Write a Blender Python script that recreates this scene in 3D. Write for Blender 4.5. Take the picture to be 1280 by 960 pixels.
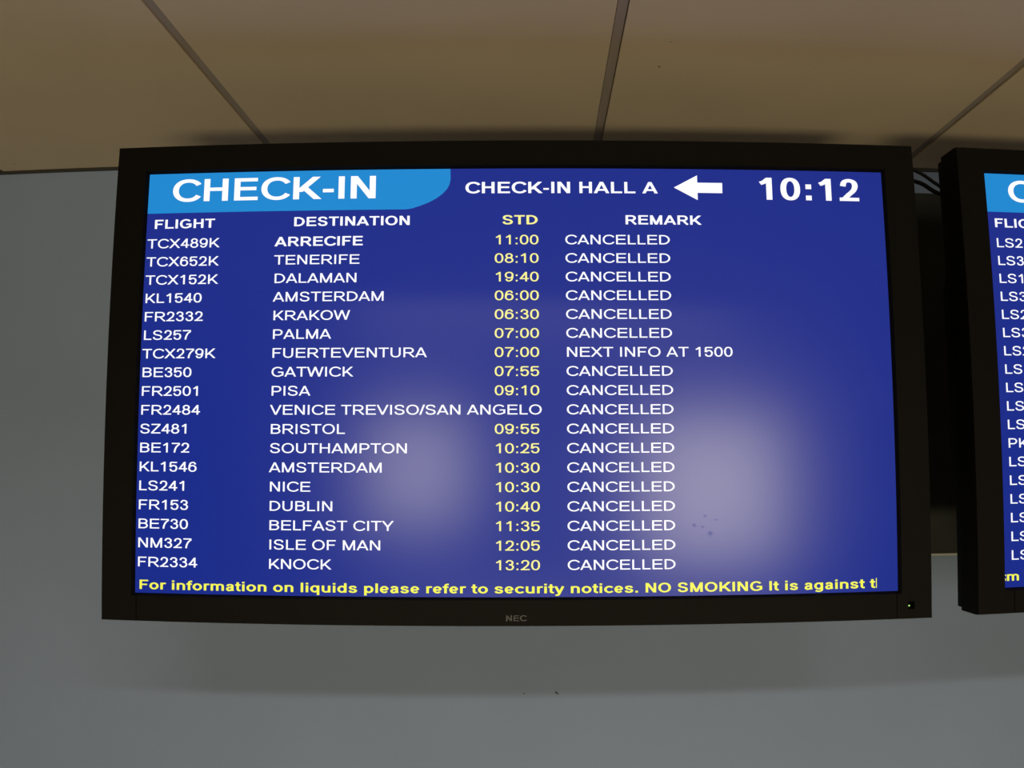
import bpy, bmesh, math
from mathutils import Matrix, Vector

# ------------------------------------------------------------------ clearing
for o in list(bpy.data.objects):
    bpy.data.objects.remove(o, do_unlink=True)
SC = bpy.context.scene
COL = SC.collection

# ------------------------------------------------------------------ camera
# world: X right along the display wall, Y into the wall, Z up; metres
CAMZ = 1.85
cam_d = bpy.data.cameras.new('camera')
cam = bpy.data.objects.new('camera', cam_d)
COL.objects.link(cam)
right = Vector((0.99957317, 0.0271822, 0.01070498))
up = Vector((-0.00820118, -0.09060734, 0.99585293))
fwd = right.cross(up) * -1
R = Matrix((right, up, -fwd)).transposed()
cam.matrix_world = Matrix.Translation((0, 0, CAMZ)) @ R.to_4x4()
cam_d.sensor_fit = 'HORIZONTAL'
cam_d.sensor_width = 36
cam_d.sensor_height = 27
cam_d.clip_start = 0.01
cam_d.lens = 1100 / 1280 * 36
# a compact camera's lens with its slight barrel distortion
cam_d.type = 'PANO'
cy = cam_d
cy.panorama_type = 'FISHEYE_LENS_POLYNOMIAL'
cy.fisheye_fov = math.radians(120)
cy.fisheye_polynomial_k0 = 0.0
cy.fisheye_polynomial_k1 = -0.03227335741298485
cy.fisheye_polynomial_k2 = -2.063872527864356e-05
cy.fisheye_polynomial_k3 = 9.737363672175064e-06
cy.fisheye_polynomial_k4 = -1.7095276701428776e-07
SC.camera = cam

# ------------------------------------------------------------------ world, exposure
w = bpy.data.worlds.new('world')
SC.world = w
w.use_nodes = True
w.node_tree.nodes['Background'].inputs[0].default_value = (0.75, 0.85, 1.0, 1)
w.node_tree.nodes['Background'].inputs[1].default_value = 0.3
SC.view_settings.view_transform = 'Standard'
SC.view_settings.look = 'None'
SC.view_settings.gamma = 1
SC.view_settings.exposure = 0
SC.view_settings.use_curve_mapping = False

# ------------------------------------------------------------------ lights
def area(name, loc, target, sx, sy, power, color, spread=180):
    l = bpy.data.lights.new(name, 'AREA')
    l.shape = 'RECTANGLE'; l.size = sx; l.size_y = sy
    l.energy = power; l.color = color; l.spread = math.radians(spread)
    o = bpy.data.objects.new(name, l); COL.objects.link(o)
    o.location = loc
    d = Vector(target) - Vector(loc)
    o.rotation_euler = d.to_track_quat('-Z', 'Y').to_euler()
    return o

WALL_Y = 1.624
CEIL = CAMZ + 0.574
REAR_Y = -6.5
# daylight at the two openings of the hall's far wall, behind the photographer
area('window_light', (-.80, REAR_Y + .06, 1.78), (-.80, 0, 1.78), 0.9, 1.0, 28, (1.0, 0.87, 0.66))
area('window_light', (2.14, REAR_Y + .06, 1.62), (2.14, 0, 1.62), 1.35, 1.35, 66, (1.0, 0.87, 0.66))
# recessed ceiling lamp just behind the photographer
area('ceiling_lamp', (0.1, -0.56, CEIL - .012), (0.1, -0.559, 0), 1.3, 0.12, 36, (1.0, 0.86, 0.70), 158)
# unseen lamp standing in for warm light bounced up off the hall floor
area('floor_bounce', (0.25, -3.55, 0.02), (0.25, 1.4, CEIL), 1.5, 0.55, 24, (1.0, 0.84, 0.52), 75)

# ------------------------------------------------------------------ materials
def nt(name):
    m = bpy.data.materials.new(name); m.use_nodes = True
    return m, m.node_tree, m.node_tree.nodes['Principled BSDF']

def plain(name, col, rough=0.5, spec=0.5, metal=0.0):
    m, t, b = nt(name)
    b.inputs['Base Color'].default_value = (*col, 1)
    b.inputs['Roughness'].default_value = rough
    b.inputs['Specular IOR Level'].default_value = spec
    b.inputs['Metallic'].default_value = metal
    return m

def mottled(name, col, amp, scale, rough, bump=0.0, bscale=300, spec=0.3):
    m, t, b = nt(name)
    N, L = t.nodes, t.links
    tc = N.new('ShaderNodeTexCoord')
    n = N.new('ShaderNodeTexNoise'); n.inputs['Scale'].default_value = scale
    n.inputs['Detail'].default_value = 5
    L.new(tc.outputs['Object'], n.inputs['Vector'])
    r = N.new('ShaderNodeValToRGB')
    r.color_ramp.elements[0].position = .3; r.color_ramp.elements[1].position = .7
    r.color_ramp.elements[0].color = (*[c * (1 - amp) for c in col], 1)
    r.color_ramp.elements[1].color = (*[c * (1 + amp) for c in col], 1)
    L.new(n.outputs['Fac'], r.inputs['Fac'])
    L.new(r.outputs['Color'], b.inputs['Base Color'])
    b.inputs['Roughness'].default_value = rough
    b.inputs['Specular IOR Level'].default_value = spec
    if bump:
        n2 = N.new('ShaderNodeTexNoise'); n2.inputs['Scale'].default_value = bscale
        n2.inputs['Detail'].default_value = 3
        L.new(tc.outputs['Object'], n2.inputs['Vector'])
        bp = N.new('ShaderNodeBump'); bp.inputs['Strength'].default_value = bump
        bp.inputs['Distance'].default_value = .001
        L.new(n2.outputs['Fac'], bp.inputs['Height'])
        L.new(bp.outputs['Normal'], b.inputs['Normal'])
    return m

def glowing(name, col, strength=1.0, smudges=None, rough=0.185, spec=0.45):
    """lit pixels seen through the matt front sheet of a display"""
    m, t, b = nt(name)
    N, L = t.nodes, t.links
    b.inputs['Base Color'].default_value = (0.003, 0.003, 0.004, 1)
    b.inputs['Roughness'].default_value = rough
    b.inputs['Specular IOR Level'].default_value = spec
    b.inputs['Emission Color'].default_value = (*col, 1)
    b.inputs['Emission Strength'].default_value = strength
    if smudges:
        tc = N.new('ShaderNodeTexCoord')
        nz = N.new('ShaderNodeTexNoise'); nz.inputs['Scale'].default_value = 260
        L.new(tc.outputs['Object'], nz.inputs['Vector'])
        last = None
        for (x, z, rad) in smudges:
            d = N.new('ShaderNodeVectorMath'); d.operation = 'DISTANCE'
            L.new(tc.outputs['Object'], d.inputs[0]); d.inputs[1].default_value = (x, 0, z)
            a = N.new('ShaderNodeMath'); a.operation = 'MULTIPLY_ADD'
            L.new(nz.outputs['Fac'], a.inputs[0]); a.inputs[1].default_value = rad * 1.6
            L.new(d.outputs['Value'], a.inputs[2])
            mr = N.new('ShaderNodeMapRange')
            mr.inputs['From Min'].default_value = rad * 1.0; mr.inputs['From Max'].default_value = rad * 2.0
            mr.inputs['To Min'].default_value = .5; mr.inputs['To Max'].default_value = 1
            L.new(a.outputs[0], mr.inputs['Value'])
            if last is None: last = mr
            else:
                mn = N.new('ShaderNodeMath'); mn.operation = 'MINIMUM'
                L.new(last.outputs[0], mn.inputs[0]); L.new(mr.outputs[0], mn.inputs[1]); last = mn
        mu = N.new('ShaderNodeMath'); mu.operation = 'MULTIPLY'
        L.new(last.outputs[0], mu.inputs[0]); mu.inputs[1].default_value = spec
        L.new(mu.outputs[0], b.inputs['Specular IOR Level'])
    return m

def lin(r, g, b):
    f = lambda c: ((c / 255 + .055) / 1.055) ** 2.4 if c > 10 else c / 255 / 12.92
    return (f(r), f(g), f(b))

M_wall = mottled('painted_wall', (0.245, 0.315, 0.45), .02, 6, .75, .25, 260)
M_room = plain('hall_paint', (0.16, 0.16, 0.15), .8)
M_ceil = mottled('ceiling_panel_white', (0.76, 0.63, 0.45), .03, 5, .8, .3, 500, .2)
M_tee = plain('ceiling_tee_grey', (0.42, 0.36, 0.31), .6, .3)
M_shadow_line = plain('shadow_line_dark', (0.045, 0.043, 0.038), .7, .2)
M_gap = plain('shadow_gap_dark', (0.03, 0.03, 0.028), .8, .2)
M_floor = mottled('hall_floor', (0.14, 0.12, 0.10), .1, 3, .4)
M_bezel = mottled('black_bezel_plastic', (0.0046, 0.0042, 0.0036), .08, 90, .62, .15, 900, .08)
M_house = plain('black_housing_plastic', (0.006, 0.006, 0.006), .7, .2)
M_metal = plain('dark_bracket_steel', (0.03, 0.03, 0.03), .5, .4, .5)
M_cable = plain('black_cable_rubber', (0.006, 0.006, 0.006), .6, .2)
M_rail = plain('grey_rail_metal', (0.5, 0.52, 0.46), .5, .3)
M_board = mottled('added_board_dark', (0.030, 0.034, 0.030), .25, 12, .8)
M_logo = plain('grey_badge_print', (0.022, 0.023, 0.022), .5)
M_sensor = plain('dark_sensor_window', (0.0005, 0.0005, 0.0005), .15, .1)
M_led = glowing('green_led', lin(190, 255, 130), 1.2)
M_mark = plain('dark_speck', (0.05, 0.04, 0.045), .8)
SM = [(.7573 - .509, .2863 - .4685, .0022), (.7424 - .509, .2863 - .4808, .0024), (.7634 - .509, .2863 - .4914, .0038),
      (.772 - .509, .2863 - .474, .0018), (.7534 - .509, .2863 - .483, .0018)]
M_blue = glowing('screen_blue', lin(21, 42, 137), 1.0, SM)
M_band = glowing('screen_light_blue', lin(24, 136, 208), 1.0)
M_white = glowing('screen_white', lin(248, 248, 255), 1.1)
M_cream = glowing('screen_pale_yellow', lin(255, 246, 150), 1.0)
M_yellow = glowing('screen_yellow', lin(248, 248, 84), 1.0)

# ------------------------------------------------------------------ helpers
def tag(o, label=None, cat=None, group=None, kind=None):
    if label: o['label'] = label
    if cat: o['category'] = cat
    if group: o['group'] = group
    if kind: o['kind'] = kind
    return o

def empty(name, mat=None, parent=None):
    o = bpy.data.objects.new(name, None); COL.objects.link(o)
    o.empty_display_size = .05
    if mat is not None: o.matrix_world = mat
    if parent: o.parent = parent
    return o

def mesh_obj(name, verts, faces, mat, parent=None, loc=None):
    me = bpy.data.meshes.new(name); me.from_pydata(verts, [], faces); me.update()
    me.materials.append(mat)
    o = bpy.data.objects.new(name, me); COL.objects.link(o)
    if parent: o.parent = parent
    if loc: o.location = loc
    return o

def bm_obj(name, bm, mat, parent=None, loc=None):
    me = bpy.data.meshes.new(name); bm.to_mesh(me); bm.free(); me.materials.append(mat)
    o = bpy.data.objects.new(name, me); COL.objects.link(o)
    if parent: o.parent = parent
    if loc: o.location = loc
    return o

def add_box(bm, x0, x1, y0, y1, z0, z1, bev=0.0):
    vs = [bm.verts.new(p) for p in ((x0, y0, z0), (x1, y0, z0), (x1, y1, z0), (x0, y1, z0),
                                    (x0, y0, z1), (x1, y0, z1), (x1, y1, z1), (x0, y1, z1))]
    fs = [bm.faces.new([vs[i] for i in f]) for f in
          ((0, 3, 2, 1), (4, 5, 6, 7), (0, 1, 5, 4), (1, 2, 6, 5), (2, 3, 7, 6), (3, 0, 4, 7))]
    if bev:
        es = list({e for f in fs for e in f.edges})
        bmesh.ops.bevel(bm, geom=es, offset=bev, segments=2, affect='EDGES', profile=.6)

def box(name, x0, x1, y0, y1, z0, z1, mat, parent=None, bev=0.0):
    bm = bmesh.new(); add_box(bm, x0, x1, y0, y1, z0, z1, bev)
    return bm_obj(name, bm, mat, parent)

# ------------------------------------------------------------------ the hall
X0, X1 = -4.5, 5.5
wall = box('wall_front', X0, X1, WALL_Y, WALL_Y + .12, 0, CEIL + .1, M_wall); tag(wall, kind='structure')
floor = box('floor', X0, X1, REAR_Y, WALL_Y, -.1, 0, M_floor); tag(floor, kind='structure')
tag(box('wall_left', X0 - .12, X0, REAR_Y, WALL_Y, 0, CEIL + .1, M_room), kind='structure')
tag(box('wall_right', X1, X1 + .12, REAR_Y, WALL_Y, 0, CEIL + .1, M_room), kind='structure')
# rear wall with two window openings
bm = bmesh.new()
xs = [X0, -1.3, -.3, 1.4, 2.9, X1]
za = .78
for i in range(5):
    if i in (1, 3):
        add_box(bm, xs[i], xs[i + 1], REAR_Y - .12, REAR_Y, 0, za)
    else:
        add_box(bm, xs[i], xs[i + 1], REAR_Y - .12, REAR_Y, 0, CEIL + .1)
tag(bm_obj('wall_rear', bm, M_room), kind='structure')
for n, (a, b) in enumerate(((-1.3, -.3), (1.4, 2.9))):
    bm = bmesh.new()
    for q in ((a, a + .05, za, CEIL), (b - .05, b, za, CEIL), (a + .05, b - .05, za, za + .05), (a + .05, b - .05, CEIL - .05, CEIL)):
        add_box(bm, q[0], q[1], REAR_Y - .08, REAR_Y - .02, q[2], q[3])
    tag(bm_obj('window_%d' % (n + 1), bm, M_rail), kind='structure')

# ceiling: backing slab, 600 mm panels with narrow recessed tees between them
ceil = box('ceiling', X0, X1, REAR_Y, WALL_Y, CEIL + .012, CEIL + .1, M_gap); tag(ceil, kind='structure')
PITCH, HALF = .600, .0076
jx = [-.864 * .574, .191 * .574 - .004, 1.218 * .574]     # joint centre lines met in the photograph
cent = []
x = jx[0]
while x - PITCH > X0: x -= PITCH
while x < X1:
    cent.append(x); x += PITCH
def nearest(x):
    for j in jx:
        if abs(j - x) < .05: return j
    return x
cent = [nearest(c) for c in cent]
YB = WALL_Y - .0055                                       # shadow gap along the wall
rows = [(YB - 2.4, YB), (YB - 4.8, YB - 2.4 - .006), (REAR_Y, YB - 4.8 - .006)]
edges = [X0 - HALF] + cent + [X1 + HALF]
meshes = {}
for (ya, yb) in rows:
    for a, b in zip(edges[:-1], edges[1:]):
        xa, xb = a + HALF, b - HALF
        if xb - xa < .02: continue
        bm = bmesh.new(); add_box(bm, xa, xb, ya, yb, CEIL, CEIL + .0118, .0009)
        bm_obj('ceiling_panel', bm, M_ceil, ceil)
for c in cent:
    bm = bmesh.new()
    add_box(bm, c - HALF + .0012, c + HALF - .0012, REAR_Y, YB, CEIL + .0035, CEIL + .0118)
    bm_obj('joint_strip', bm, M_tee, ceil)
# dark strip under the ceiling, coloured in as the shadow line along the wall
t1 = box('shadow_line_1', X0, X1, WALL_Y - .0042, WALL_Y - .0002, CEIL - .0055, CEIL + .010, M_shadow_line); tag(t1, kind='structure')

# specks: two on the wall under the display, two on the ceiling, one by the corner
def speck(name, pts, mat, parent):
    n = len(pts)
    mesh_obj(name, pts, [list(range(n))], mat, parent)
def blot(cx, cz, plane, sc, ang, pull):
    out = []
    for i in range(10):
        a = i / 10 * 2 * math.pi
        r = sc * (1 + .35 * math.sin(3 * a + pull))
        u = math.cos(a) * r * 2.0; v = math.sin(a) * r * .8
        u, v = u * math.cos(ang) - v * math.sin(ang), u * math.sin(ang) + v * math.cos(ang)
        out.append((cx + u, WALL_Y - .0004, cz + v) if plane == 'w' else (cx + u, cz + v, CEIL - .0004))
    return out
speck('scuff_mark', blot(-.0178, CAMZ - .4197, 'w', .0011, .3, 0), M_mark, wall)
speck('scuff_mark', blot(.042, CAMZ - .4174, 'w', .0020, -.7, 1), M_mark, wall)
speck('scuff_mark', blot(.1801, 1.1303, 'c', .0010, .4, 1), M_mark, ceil)
speck('scuff_mark', blot(.1746, 1.2078, 'c', .0016, 1.0, 2), M_mark, ceil)
speck('scuff_mark', blot(-1.0383, 1.5778, 'c', .0014, 0, 2), M_mark, ceil)

# ------------------------------------------------------------------ stroke lettering
H, XH = 716.0, 519.0
def arc(cx, cy, rx, ry, a0, a1, n=22, p=1.0):
    out = []
    for i in range(n + 1):
        a = math.radians(a0 + (a1 - a0) * i / n)
        c, s = math.cos(a), math.sin(a)
        out.append((cx + rx * math.copysign(abs(c) ** p, c), cy + ry * math.copysign(abs(s) ** p, s)))
    return out
def spl(pts, n=6):
    P = [pts[0]] + list(pts) + [pts[-1]]
    out = []
    for i in range(1, len(P) - 2):
        p0, p1, p2, p3 = P[i - 1:i + 3]
        for k in range(n):
            t = k / n
            out.append(tuple(.5 * (2 * p1[j] + (p2[j] - p0[j]) * t + (2 * p0[j] - 5 * p1[j] + 4 * p2[j] - p3[j]) * t * t
                                   + (3 * p1[j] - p0[j] - 3 * p2[j] + p3[j]) * t ** 3) for j in (0, 1)))
    out.append(pts[-1])
    return out

ADV_R = dict(zip('ABCDEFGHIJKLMNOPQRSTUVWXYZ', (667, 667, 722, 722, 667, 611, 778, 722, 278, 500, 667, 556, 833, 722, 778, 667, 778, 722, 667, 611, 722, 667, 944, 667, 667, 611)))
ADV_B = dict(zip('ABCDEFGHIJKLMNOPQRSTUVWXYZ', (722, 722, 722, 722, 667, 611, 778, 722, 278, 556, 722, 611, 833, 722, 778, 667, 778, 722, 667, 611, 722, 667, 944, 667, 667, 611)))
LOW_B = dict(a=556, c=556, d=611, e=556, f=333, g=611, h=611, i=278, l=278, m=889, n=611, o=611, p=611, q=611, r=389, s=556, t=333, u=611, y=556)
def advance(ch, bold):
    if ch.isdigit(): return 556
    if ch == ' ' or ch in './': return 278
    if ch == ':': return 333 if bold else 278
    if ch == '-': return 333
    if ch.isupper(): return (ADV_B if bold else ADV_R)[ch]
    return LOW_B[ch]

def glyph(ch, bold):
    """list of (points, closed, cut) centre-line strokes; em = 1000"""
    t = 140. if bold else 100.
    s = 110. if bold else 86.
    a, b = t / 2, s / 2
    w = advance(ch, bold)
    l = 73 if bold else 78
    o = 10
    S = []
    def st(*p): S.append((list(p), False, True))
    def cv(p): S.append((list(p), False, False))
    def cl(p): S.append((list(p), True, False))
    def bowl(x0, xc, xr, yt, yb):
        return [(x0, yt)] + arc(xc, (yt + yb) / 2, xr - xc, (yt - yb) / 2, 90, -90, 14) + [(x0, yb)]
    def box_n(x0, x1, y0, y1):
        cx, rx = (x0 + x1) / 2, (x1 - x0) / 2 - a
        return lambda u, v: (cx + u * rx, y0 + b + v * (y1 - y0 - s))
    dg = a * 1.12
    if ch == 'A':
        st((dg, 0), (w / 2, H)); st((w - dg, 0), (w / 2, H))
        st((w * .22, .29 * H), (w * .78, .29 * H))
    elif ch == 'B':
        st((l + a, 0), (l + a, H)); r = w - 40 - a
        m = .53 * H
        cv(bowl(l + a, w * .55, r - 25, H - b, m)); cv(bowl(l + a, w * .57, r, m, b))
    elif ch in 'CG':
        x0, x1 = 45, (w - 38 if ch == 'C' else w - 50)
        cx, rx = (x0 + x1) / 2, (x1 - x0) / 2 - a
        if ch == 'C':
            rx = (x1 - 14 - x0 - a) / 1.87
            cv(arc(x0 + a + rx, H / 2, rx, H / 2 + o - b, 32, 328, 34, .93))
        else:
            p = arc(cx + 12, H / 2, rx + 6, H / 2 + o - b, 38, 308, 34, .93)
            cv(p + [(x1 - a, 118)]); st((x1 - a, 88), (x1 - a, .52 * H))
            st((x1, .52 * H - b), (cx + 30, .52 * H - b))
    elif ch == 'D':
        st((l + a, 0), (l + a, H)); cv(bowl(l + a, w * .42, w - 42 - a, H - b, b))
    elif ch in 'EFL':
        st((l + a, 0), (l + a, H)); r = w - (45 if ch == 'E' else 38)
        if ch == 'L': r = w - 30
        if ch in 'EF': st((l, H - b), (r, H - b))
        if ch == 'E': st((l, H * .525), (r - 28, H * .525)); st((l, b), (r + 10, b))
        if ch == 'F': st((l, H * .50), (r - 60, H * .50))
        if ch == 'L': st((l, b), (r, b))
    elif ch == 'H':
        st((l + a, 0), (l + a, H)); st((w - l - a, 0), (w - l - a, H)); st((l, H * .53), (w - l, H * .53))
    elif ch == 'I': st((w / 2, 0), (w / 2, H))
    elif ch == 'K':
        st((l + a, 0), (l + a, H)); st((l + t * .9, .33 * H), (w - dg - 30, H)); x0 = l + t * .9; kx_ = x0 + .30 * (w - dg - 30 - x0); st((kx_, (.33 + .30 * .67) * H), (w - dg, 0))
    elif ch == 'M':
        st((l + a, 0), (l + a, H)); st((w - l - a, 0), (w - l - a, H))
        k = a * 1.0
        st((l + k + 5, H), (w / 2, 0)); st((w - l - k - 5, H), (w / 2, 0))
    elif ch == 'N':
        st((l + a, 0), (l + a, H)); st((w - l - a, 0), (w - l - a, H)); st((l + dg, H), (w - l - dg, 0))
    elif ch in 'OQ':
        cl(arc(w / 2, H / 2, w / 2 - 42 - a, H / 2 + o - b, 0, 360, 40, .95)[:-1])
        if ch == 'Q': st((w * .58, .22 * H), (w * .9, 0))
    elif ch == 'P':
        st((l + a, 0), (l + a, H)); cv(bowl(l + a, w * .58, w - 42 - a, H - b, .42 * H))
    elif ch == 'R':
        st((l + a, 0), (l + a, H)); m = .46 * H
        cv(bowl(l + a, w * .58, w - 62 - a, H - b, m))
        cv(spl([(w * .44, m), (w * .56, m - 25), (w * .70, m * .52), (w - dg + 8, -3)]))
    elif ch == 'S':
        n = box_n(42, w - 45, -o, H + o)
        cv(spl([n(*p) for p in ((.90, .76), (.68, .93), (0, 1.0), (-.66, .94), (-.88, .75), (-.62, .59), (0, .51), (.70, .42), (.95, .23), (.68, .06), (0, 0), (-.70, .07), (-.98, .27))]))
    elif ch == 'T': st((20, H - b), (w - 20, H - b)); st((w / 2, 0), (w / 2, H))
    elif ch == 'U':
        x0, x1 = l + a, w - l - a
        cv([(x0, H), (x0, 270)] + arc(w / 2, 270, (x1 - x0) / 2, 280 - b, 180, 360, 20, .9) + [(x1, 270), (x1, H)])
    elif ch == 'V': st((dg, H), (w / 2, 0)); st((w - dg, H), (w / 2, 0))
    elif ch == 'W':
        q = w / 4
        st((dg, H), (q + 12, 0)); st((w / 2, H), (q + 12, 0)); st((w / 2, H), (w - q - 12, 0)); st((w - dg, H), (w - q - 12, 0))
    elif ch == 'X': st((dg + 10, 0), (w - dg - 20, H)); st((dg + 20, H), (w - dg - 10, 0))
    elif ch == 'Y': st((dg + 4, H), (w / 2, .40 * H)); st((w - dg - 4, H), (w / 2, .40 * H)); st((w / 2, 0), (w / 2, .46 * H))
    elif ch == 'Z': st((30, b), (w - 30, b)); st((40, H - b), (w - 35, H - b)); st((dg + 40, s), (w - dg - 40, H - s))
    elif ch.isdigit():
        n = box_n(38, 520, -o, H + o)
        f = lambda *P: [n(*p) for p in P]
        if ch == '0': cl(arc(279, H / 2, 239 - a, H / 2 + o - b, 0, 360, 36, .88)[:-1])
        if ch == '1': st((322, 0), (322, H)); cv(spl([(108, 530), (200, 575), (290, 665)])); 
        if ch == '2':
            cv(spl(f((-.88, .70), (-.66, .92), (0, 1.0), (.68, .92), (.88, .72), (.62, .48), (-.1, .25), (-.72, .04)))); st((36, b), (520, b))
        if ch == '3':
            cv(spl(f((-.90, .75), (-.62, .94), (0, 1), (.62, .92), (.80, .76), (.55, .59), (-.2, .545))))
            cv(spl(f((-.2, .545), (.35, .53), (.80, .42), (.95, .27), (.64, .06), (0, 0), (-.64, .06), (-.95, .26))))
        if ch == '4':
            st((380, 0), (380, H)); st((28, 165 + b), (530, 165 + b)); st((45 + dg * .7, 175 + b), (375, H - 20))
        if ch == '5':
            st((110, H - b), (490, H - b)); st((115, H - b), (72 + a * .5, 330))
            cv(spl(f((-.80, .46), (-.40, .60), (.10, .64), (.70, .56), (.96, .33), (.64, .06), (0, 0), (-.64, .06), (-.95, .25))))
        if ch in '69':
            p1 = spl(f((.86, .77), (.60, .94), (.08, 1.0), (-.60, .90), (-.93, .60), (-.95, .34)))
            cx, cy_ = n(0, .32); p2 = arc(cx, cy_, 241 - a, .32 * (H + 20 - s), 0, 360, 30, .93)[:-1]
            if ch == '9':
                rot = lambda P: [(558 - x, H - y) for x, y in P]
                p1, p2 = rot(p1), rot(p2)
            cv(p1); cl(p2)
        if ch == '7': st((46, H - b), (516, H - b)); cv(spl([(505, H - s), (330, 440), (236, 200), (212, 0)]))
        if ch == '8':
            cx, c1 = n(0, .77); cl(arc(cx, c1, 205 - a, .23 * (H + 20 - s), 0, 360, 26)[:-1])
            cx, c2 = n(0, .27); cl(arc(cx, c2, 241 - a, .27 * (H + 20 - s), 0, 360, 30)[:-1])
    elif ch == ':':
        h = t * .55
        st((w / 2, 0), (w / 2, h * 2)); st((w / 2, XH - h * 2), (w / 2, XH))
    elif ch == '.': st((w / 2, 0), (w / 2, 140))
    elif ch == '-': st((40, 265), (w - 40, 265))
    elif ch == '/': st((a * .6, -10), (w - a * .6, H + 10))
    # lower case, bold weight
    elif ch == 'a':
        n = box_n(35, w - 45, -o, XH + o)
        f = lambda *P: [n(*p) for p in P]
        cv(spl(f((-.88, .74), (-.55, .96), (0, 1), (.68, .93), (.80, .66), (.80, .25), (.98, -.08))))
        cv(spl(f((.80, .60), (.1, .54), (-.70, .43), (-.90, .22), (-.60, .01), (-.1, -.01), (.55, .12), (.80, .35))))
    elif ch in 'oceg' or ch in 'dqp':
        x0, x1 = 38, w - 38
        if ch in 'dqg': x1 = w - 66
        if ch == 'p': x0 = 66
        cx, rx, cyy, ry = (x0 + x1) / 2, (x1 - x0) / 2 - a, XH / 2, XH / 2 + o - b
        if ch == 'c':
            rx = (x1 - 22 - x0 - a) / 1.84
            cv(arc(x0 + a + rx, cyy, rx, ry, 38, 322, 26))
        elif ch == 'e':
            cv([(x0 + a, XH * .48), (x1 - a, XH * .48)]); cv(arc(cx, cyy, rx, ry, 0, 322, 28))
        else: cl(arc(cx, cyy, rx, ry, 0, 360, 30)[:-1])
        if ch == 'd': st((x1 - a, 0), (x1 - a, H))
        if ch == 'q': st((x1 - a, -200), (x1 - a, XH))
        if ch == 'p': st((x0 + a, -200), (x0 + a, XH))
        if ch == 'g': cv([(x1 - a, XH), (x1 - a, 10)] + arc(cx, -10, rx, 190 - b, 0, -150, 14))
    elif ch == 'i': st((w / 2, 0), (w / 2, XH)); st((w / 2, 600), (w / 2, H))
    elif ch == 'l': st((w / 2, 0), (w / 2, H))
    elif ch == 'f':
        cv([(95 + a, 0), (95 + a, 560)] + arc(95 + a + 110, 560, 110, 166 - b, 180, 95, 8) + [(345, H + o - b)]); st((12, XH - b), (325, XH - b))
    elif ch == 't':
        cv([(85 + a, 670), (85 + a, 150)] + arc(85 + a + 100, 150, 100, 158 - b, 180, 275, 8) + [(318, b - 2)]); st((12, XH - b), (315, XH - b))
    elif ch in 'nmhr':
        st((66 + a, 0), (66 + a, H if ch == 'h' else XH))
        if ch in 'nh':
            x1 = w - 66 - a; c = (66 + a + x1) / 2
            cv(arc(c, 340, (x1 - 66 - a) / 2, XH + o - 340 - b, 180, 0, 14, .9) + [(x1, 340), (x1, 0)])
        if ch == 'm':
            xs_ = [66 + a, w / 2, w - 66 - a]
            for p, q in zip(xs_[:-1], xs_[1:]):
                cv(arc((p + q) / 2, 350, (q - p) / 2, XH + o - 350 - b, 180, 0, 12, .9) + [(q, 350), (q, 0)])
        if ch == 'r': cv(arc(66 + a + 150, 300, 150, XH + o - 300 - b, 180, 80, 10, .9) + [(w - 12, XH - b - 12)])
    elif ch == 'u':
        x0, x1 = 66 + a, w - 66 - a
        cv([(x0, XH), (x0, 180)] + arc((x0 + x1) / 2, 180, (x1 - x0) / 2, 190 - b, 180, 360, 14, .9)); st((x1, 0), (x1, XH))
    elif ch == 's':
        n = box_n(30, w - 32, -o, XH + o)
        cv(spl([n(*p) for p in ((.88, .74), (.60, .94), (0, 1.0), (-.66, .93), (-.82, .74), (-.5, .58), (.1, .49), (.72, .40), (.9, .24), (.62, .05), (0, 0), (-.66, .06), (-.96, .27))]))
    elif ch == 'y':
        st((dg, XH), (w / 2, 0)); cv([(w - dg, XH), (w / 2, 0)] + spl([(w / 2 - 10, -30), (w / 2 - 75, -135), (w / 2 - 215, -150)]))
    return S, t, s

def stroke(pts, closed, cut, t, s, V, F):
    n = len(pts)
    # drop duplicates
    P = [pts[0]]
    for p in pts[1:]:
        if math.hypot(p[0] - P[-1][0], p[1] - P[-1][1]) > 1.0: P.append(p)
    n = len(P)
    def nrm(p, q):
        dx, dy = q[0] - p[0], q[1] - p[1]; d = math.hypot(dx, dy)
        return (-dy / d, dx / d)
    base = len(V)
    for i in range(n):
        if closed: n0 = nrm(P[i - 1], P[i]); n1 = nrm(P[i], P[(i + 1) % n])
        else:
            n0 = nrm(P[i - 1], P[i]) if i else nrm(P[0], P[1])
            n1 = nrm(P[i], P[i + 1]) if i < n - 1 else n0
        mx, my = n0[0] + n1[0], n0[1] + n1[1]; m = math.hypot(mx, my) or 1
        mx, my = mx / m, my / m
        k = 1 / max(.55, mx * n0[0] + my * n0[1])
        ox, oy = mx * k * t / 2, my * k * s / 2
        if cut and not closed and i in (0, n - 1):
            nx, ny = n0 if i else n1
            if abs(nx) > .45: ox, oy = math.copysign(t / 2 / max(abs(nx), .5), nx), 0
            else: ox, oy = 0, math.copysign(s / 2 / max(abs(ny), .5), ny)
        V.append((P[i][0] + ox, P[i][1] + oy)); V.append((P[i][0] - ox, P[i][1] - oy))
    m = n if closed else n - 1
    for i in range(m):
        j = (i + 1) % n
        F.append((base + 2 * i, base + 2 * i + 1, base + 2 * j + 1, base + 2 * j))

def text_shape(txt, bold):
    V, F = [], []
    x = 0
    for ch in txt:
        if ch != ' ':
            S, t, s = glyph(ch, bold)
            v0 = len(V)
            for pts, closed, cut in S: stroke(pts, closed, cut, t, s, V, F)
            for i in range(v0, len(V)): V[i] = (V[i][0] + x, V[i][1])
        x += advance(ch, bold)
    return V, F

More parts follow.
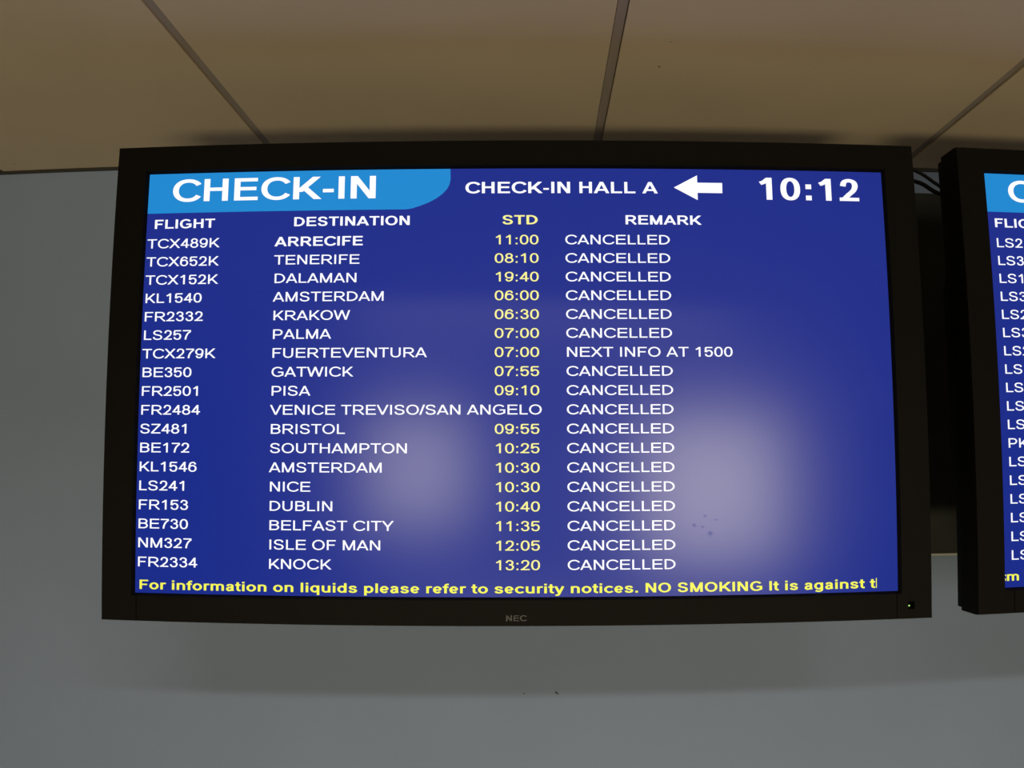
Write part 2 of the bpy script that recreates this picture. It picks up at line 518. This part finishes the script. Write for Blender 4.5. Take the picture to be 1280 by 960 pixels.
def text(name, txt, x, base, cap, mat, parent, W, Hh, bold=False, right=None, emx=None, ink=False, label=None):
    """x / right / base in millimetres from the panel's top-left corner; right = ink right end"""
    V, F = text_shape(txt, bold)
    lo, hi = min(v[0] for v in V), max(v[0] for v in V)
    if right is not None: kx = (right - x) / (hi - lo); off = x - lo * kx
    else: kx = emx / 1000; off = x - (lo * kx if ink else 0)
    kz = cap / H
    vv = [((off + p[0] * kx) / 1000 - W / 2, -.0005, Hh / 2 - (base - p[1] * kz) / 1000) for p in V]
    o = mesh_obj(name, vv, F, mat, parent)
    if label: o['label'] = label
    return o

# ------------------------------------------------------------------ displays
tvx = Vector((0.99962, .02435, .0129)).normalized()
tvz = Vector((-.0129, .000164, .99992)).normalized()
tvy = tvz.cross(tvx)
tvz = tvx.cross(tvy)
TVM = Matrix.Translation((-0.02754, 1.15535, CAMZ + .11285)) @ Matrix((tvx, tvy, tvz)).transposed().to_4x4()

def display(label, offset, W, Hh, L, Rt, T, B, seam_l, seam_r):
    """L,R,T,B: outer bezel edges (m) from the screen centre; front of bezel 6 mm before the panel"""
    root = empty('flight_display', TVM @ Matrix.Translation(offset))
    tag(root, label, 'screen', 'wall displays')
    yf, yb = -.006, .040
    sx, sz = W / 2, Hh / 2
    lip = .0032
    def solid(name, front, mid):
        """closed outline at the bezel's front, its twin just behind the panel plane (the lip between them), then straight back"""
        bm = bmesh.new(); n = len(front)
        f0 = [bm.verts.new((p[0], yf, p[1])) for p in front]
        m0 = [bm.verts.new((p[0], .0006, p[1])) for p in mid]
        b0 = [bm.verts.new((p[0], yb, p[1])) for p in mid]
        bm.faces.new(f0); bm.faces.new(b0[::-1])
        for i in range(n):
            j = (i + 1) % n
            bm.faces.new((f0[j], f0[i], m0[i], m0[j])); bm.faces.new((m0[j], m0[i], b0[i], b0[j]))
        bmesh.ops.recalc_face_normals(bm, faces=bm.faces)
        return bm_obj(name, bm, M_bezel, root)
    g = .0005
    def outline(k, e):
        x, z = sx + k, sz + k
        return [(L + e, B + e), (L + e, T - e), (Rt - e, T - e), (Rt - e, B + e), (seam_r + g, B + e), (seam_r + g, -z), (x, -z), (x, z),
                (-x, z), (-x, -z), (seam_l - g, -z), (seam_l - g, B + e)]
    # one piece over the top and both sides, a separate lower bar between hairline seams
    bez = solid('bezel', outline(lip, .0008), outline(0, 0))
    bot = solid('bezel_bar', [(seam_l + g, B + .0008), (seam_r - g, B + .0008), (seam_r - g, -sz - lip), (seam_l + g, -sz - lip)],
                [(seam_l + g, B), (seam_r - g, B), (seam_r - g, -sz), (seam_l + g, -sz)])
    # rear housing, deeper electronics hump, mount
    bm = bmesh.new(); i = .003
    add_box(bm, L + i, Rt - i, .0402, .058, B + i, T - i, .002)
    hs = bm_obj('housing', bm, M_house, root)
    bm = bmesh.new()
    z0, z1 = -.17, .16
    prof = [(.0582, z0), (.070, z0 + .014), (.074, z0 + .03), (.074, z1 - .03), (.0582, z1)]
    vl = [bm.verts.new((L + .006, y, z)) for y, z in prof]; vr = [bm.verts.new((Rt - .006, y, z)) for y, z in prof]
    for k in range(5):
        j = (k + 1) % 5
        bm.faces.new((vl[k], vl[j], vr[j], vr[k]))
    bm.faces.new(vl[::-1]); bm.faces.new(vr)
    bmesh.ops.recalc_face_normals(bm, faces=bm.faces)
    hump = bm_obj('rear_cover', bm, M_house, root)
    for z in [(-.14 + k * .028) for k in range(10)]:
        box('vent_slot', -.30, .30, .0741, .0749, z, z + .004, M_gap, hump)
    # panel
    pn = mesh_obj('screen', [(-sx, 0, -sz), (sx, 0, -sz), (sx, 0, sz), (-sx, 0, sz)], [(0, 1, 2, 3)], M_blue, root)
    pn['label'] = 'lit blue panel with a matt front sheet'
    bm = bmesh.new(); add_box(bm, -sx + .0005, sx - .0005, .001, .039, -sz + .0005, sz - .0005)
    bm_obj('panel_backing', bm, M_house, root)
    return root, pn, bot, bez

def poly(name, pts, mat, parent, W, Hh, y=-.0003, label=None):
    o = mesh_obj(name, [(x / 1000 - W / 2, y, Hh / 2 - z / 1000) for x, z in pts], [list(range(len(pts)))[::-1]], mat, parent)
    if label: o['label'] = label
    return o

def banner(pn, W, Hh, bot, kx=1.0):
    P = [(0, 0), (420.5 * kx, 0), (421 * kx, 14)]
    P += [(419.6, 22), (416.2, 28.6), (410.5, 35), (402.5, 41.2), (392, 47), (380, 51.8), (369.5, 55.2), (362, bot), (0, bot)]
    poly('header_banner', [(x + .2, z + .2 if z < 1 else z) for x, z in P], M_band, pn, W, Hh, label='light blue banner with a rounded lower right corner')

W1, H1 = 1.018, .5726
tv1, p1, bot1, bez1 = display('large black-framed display listing cancelled flights on blue, whole screen in view', (0, 0, 0), W1, H1,
                        -W1 / 2 - .0456, -W1 / 2 + 1.0641, H1 / 2 + .0387, H1 / 2 - .6099, -W1 / 2 + .0039, W1 / 2 - .0039)
banner(p1, W1, H1, 56.6)
a1 = (p1, W1, H1)
EMX = 23.85
text('heading_text', 'CHECK-IN', 35.3, 40.6, 31.6, M_white, *a1, bold=True, right=319.4)
text('heading_text', 'CHECK-IN HALL A', 441.4, 34.9, 15.9, M_white, *a1, bold=True, right=702.5)
poly('arrow_sign', [(724.6, 26.4), (757, 8.9), (757, 19.3), (791.4, 19.4), (791.2, 33.8), (757, 33.6), (757, 43.9)], M_white, p1, W1, H1, -.0005,
     label='white arrow pointing left')
text('clock_text', '10:12', 842.6, 42.2, 31.2, M_white, *a1, bold=True, right=983.9)
for s_, x_, r_, m_ in (('FLIGHT', 11.8, 97.6, M_white), ('DESTINATION', 208.4, 366.3, M_white), ('STD', 491.6, 539.0, M_cream), ('REMARK', 657.7, 761.4, M_white)):
    text('column_heading', s_, x_, 78.4, 12.7, m_, *a1, bold=True, right=r_)
ROWS = [('TCX489K', 'ARRECIFE', '11:00'), ('TCX652K', 'TENERIFE', '08:10'), ('TCX152K', 'DALAMAN', '19:40'), ('KL1540', 'AMSTERDAM', '06:00'),
        ('FR2332', 'KRAKOW', '06:30'), ('LS257', 'PALMA', '07:00'), ('TCX279K', 'FUERTEVENTURA', '07:00'), ('BE350', 'GATWICK', '07:55'),
        ('FR2501', 'PISA', '09:10'), ('FR2484', 'VENICE TREVISO/SAN ANGELO', ''), ('SZ481', 'BRISTOL', '09:55'), ('BE172', 'SOUTHAMPTON', '10:25'),
        ('KL1546', 'AMSTERDAM', '10:30'), ('LS241', 'NICE', '10:30'), ('FR153', 'DUBLIN', '10:40'), ('BE730', 'BELFAST CITY', '11:35'),
        ('NM327', 'ISLE OF MAN', '12:05'), ('FR2334', 'KNOCK', '13:20')]
for i, (fl, de, ti) in enumerate(ROWS):
    y = 106.0 + 25.38 * i
    text('flight_code', fl, 2.0, y, 12.9, M_white, *a1, emx=EMX)
    text('destination_name', de, 182.0, y, 12.9, M_white, *a1, bold=(i == 0), emx=EMX)
    if ti:
        text('departure_time', ti, 480.2, y, 12.9, M_cream, *a1, emx=24.2)
    if i == 6: text('remark_text', 'NEXT INFO AT 1500', 574.9, y, 12.9, M_white, *a1, emx=EMX)
    else: text('remark_text', 'CANCELLED', 574.9, y, 12.9, M_white, *a1, emx=EMX)
text('ticker_text', 'For information on liquids please refer to security notices. NO SMOKING It is against t', 6.3, 567.5, 12.3, M_yellow, *a1, bold=True, right=986.4)
poly('ticker_text', [(987.3, 554.6), (988.4, 554.6), (988.4, 567.6), (987.3, 567.6)], M_yellow, p1, W1, H1, -.0005)
# badge, remote sensor and power light on the lower bar (coordinates on the bar's front)
def on_bar(parent, name, x0, x1, z0, z1, mat, proud, label=None):
    o = box(name, x0 / 1000 - W1 / 2, x1 / 1000 - W1 / 2, -.006 - proud, -.0058, H1 / 2 - z1 / 1000, H1 / 2 - z0 / 1000, mat, parent)
    if label: o['label'] = label
    return o
V, F = text_shape('NEC', True)
lo, hi = min(v[0] for v in V), max(v[0] for v in V)
mesh_obj('maker_badge', [(((v[0] - lo) / (hi - lo) * 27 + 495.5) / 1000 - W1 / 2, -.0063, H1 / 2 - (602.6 - v[1] / H * 7.6) / 1000) for v in V], F, M_logo, bot1)['label'] = 'small dim grey maker lettering'
on_bar(bez1, 'remote_sensor', 1030.2, 1038.8, 586.2, 596.4, M_sensor, .0004)
bm = bmesh.new(); bmesh.ops.create_uvsphere(bm, u_segments=10, v_segments=8, radius=.0010)
bm_obj('power_light', bm, M_led, bez1, loc=(1.0309 - W1 / 2, -.0066, H1 / 2 - .5918))['label'] = 'tiny glowing green light'

# second display, cut by the right edge of the picture
W2, H2 = 1.028, .5781
off = Vector((1.1736 + W2 / 2 - W1 / 2, 0, H1 / 2 - (-.0041 + H2 / 2)))
tv2, p2, bot2, bez2 = display('second black-framed display at far right, only its left edge in view', off, W2, H2,
                        -W2 / 2 - .0435, W2 / 2 + .0435, H2 / 2 + .0356, H2 / 2 - .6130, -W2 / 2 + .0111, W2 / 2 - .0111)
banner(p2, W2, H2, 56.3, 1.0)
a2 = (p2, W2, H2)
text('heading_text', 'CHECK-IN', 35.0, 41.1, 31.6, M_white, *a2, bold=True, right=319.4)
text('column_heading', 'FLIGHT', 10.2, 78.6, 12.7, M_white, *a2, bold=True, right=97)
for i, s_ in enumerate(['LS2', 'LS3', 'LS1', 'LS3', 'LS2', 'LS3', 'LS2', 'LS', 'LS', 'LS', 'LS', 'PK', 'LS', 'LS', 'LS', 'LS', 'LS', 'LS']):
    text('flight_code', s_, 8.9, 107.4 + 25.48 * i, 12.9, M_white, *a2, emx=EMX)
text('ticker_text', 'm', 3.0, 569.0, 12.3, M_yellow, *a2, bold=True, emx=EMX, ink=True)
poly('ticker_text', [(.3, 560.3), (1.5, 560.3), (1.5, 562.2), (.3, 562.2)], M_yellow, p2, W2, H2, -.0005)
poly('ticker_text', [(.3, 565.6), (1.5, 565.6), (1.5, 568.6), (.3, 568.6)], M_yellow, p2, W2, H2, -.0005)

# ------------------------------------------------------------------ wall mounts
def mount(tv, label):
    c = tv.matrix_world @ Vector((0, 0, 0))
    cx, cz = c.x, c.z
    r = empty('wall_mount', Matrix.Translation((cx, WALL_Y - .0305, cz)))
    tag(r, label, 'bracket', 'display wall mounts')
    box('wall_plate', -.16, .16, -.012, -.0005, -.11, .11, M_metal, r, .001)
    y0 = c.y + .085 - WALL_Y + .0305
    for s_ in (-1, 1):
        box('arm', s_ * .09 - .015, s_ * .09 + .015, y0, -.012, -.02, .02, M_metal, r, .002)
    box('head_plate', -.17, .17, y0 - .008, y0, -.10, .10, M_metal, r, .001)
mount(tv1, 'dark steel wall bracket hidden behind the fully visible display')
mount(tv2, 'dark steel wall bracket hidden behind the display cut by the right edge')

# dark board added behind both displays to blacken the gap; pale lower edge
BT = .030
board = box('added_dark_board', -.20, 1.50, WALL_Y - BT, WALL_Y - .0002, CAMZ - .1605, CAMZ + .516, M_board, None, .0015)
tag(board, 'dark board added behind the displays to darken the gap between them', 'board')
box('edge_strip', -.20, 1.50, WALL_Y - BT - .001, WALL_Y - .0002, CAMZ - .1645, CAMZ - .1607, M_rail, board)['label'] = 'thin pale strip along the lower edge'

# ------------------------------------------------------------------ cables in the gap
def cable(name, pts, rad, label):
    P = spl3(pts, 8)
    bm = bmesh.new(); n = 8; rings = []
    for i, p in enumerate(P):
        d = (P[min(i + 1, len(P) - 1)] - P[max(i - 1, 0)]).normalized()
        u = d.cross(Vector((0, 0, 1))).normalized(); v = d.cross(u)
        rings.append([bm.verts.new(p + (u * math.cos(k / n * 6.28318) + v * math.sin(k / n * 6.28318)) * rad) for k in range(n)])
    for i in range(len(rings) - 1):
        for k in range(n):
            j = (k + 1) % n
            bm.faces.new((rings[i][k], rings[i][j], rings[i + 1][j], rings[i + 1][k]))
    bm.faces.new(rings[0][::-1]); bm.faces.new(rings[-1])
    bmesh.ops.recalc_face_normals(bm, faces=bm.faces)
    o = bm_obj(name, bm, M_cable); tag(o, label, 'cable', 'cables behind the displays')
    for f in o.data.polygons: f.use_smooth = True
    return o
def spl3(pts, n):
    P = [Vector(p) for p in pts]; P = [P[0]] + P + [P[-1]]; out = []
    for i in range(1, len(P) - 2):
        p0, p1_, p2_, p3 = P[i - 1:i + 3]
        for k in range(n):
            t = k / n
            out.append(.5 * (2 * p1_ + (p2_ - p0) * t + (2 * p0 - 5 * p1_ + 4 * p2_ - p3) * t * t + (3 * p1_ - p0 - 3 * p2_ + p3) * t ** 3))
    out.append(P[-1]); return out
# directions (x/y, z/y) read through the gap, placed 0.2 m in front of the wall
def gp(sx, sz, y): return (sx * y, y, CAMZ + sz * y)
Y = 1.40
cable('signal_cable', [(.25, 1.275, CAMZ + .20), (.40, 1.33, CAMZ + .44), (.55, Y, CAMZ + .515), gp(.4512, .3515, Y), gp(.4795, .3345, Y), (.74, Y, CAMZ + .425), (.90, 1.34, CAMZ + .30), (1.0, 1.31, CAMZ + .18)], .0030,
      'black cable sloping down between the displays, upper of two')
Y = 1.43
cable('power_cable', [(.20, 1.275, CAMZ + .05), (.38, 1.36, CAMZ + .38), (.55, Y, CAMZ + .49), gp(.4502, .3380, Y), gp(.4795, .3240, Y), (.76, Y, CAMZ + .44), (.95, 1.36, CAMZ + .25), (1.1, 1.31, CAMZ + .12)], .0038,
      'black cable sloping down between the displays, lower of two')
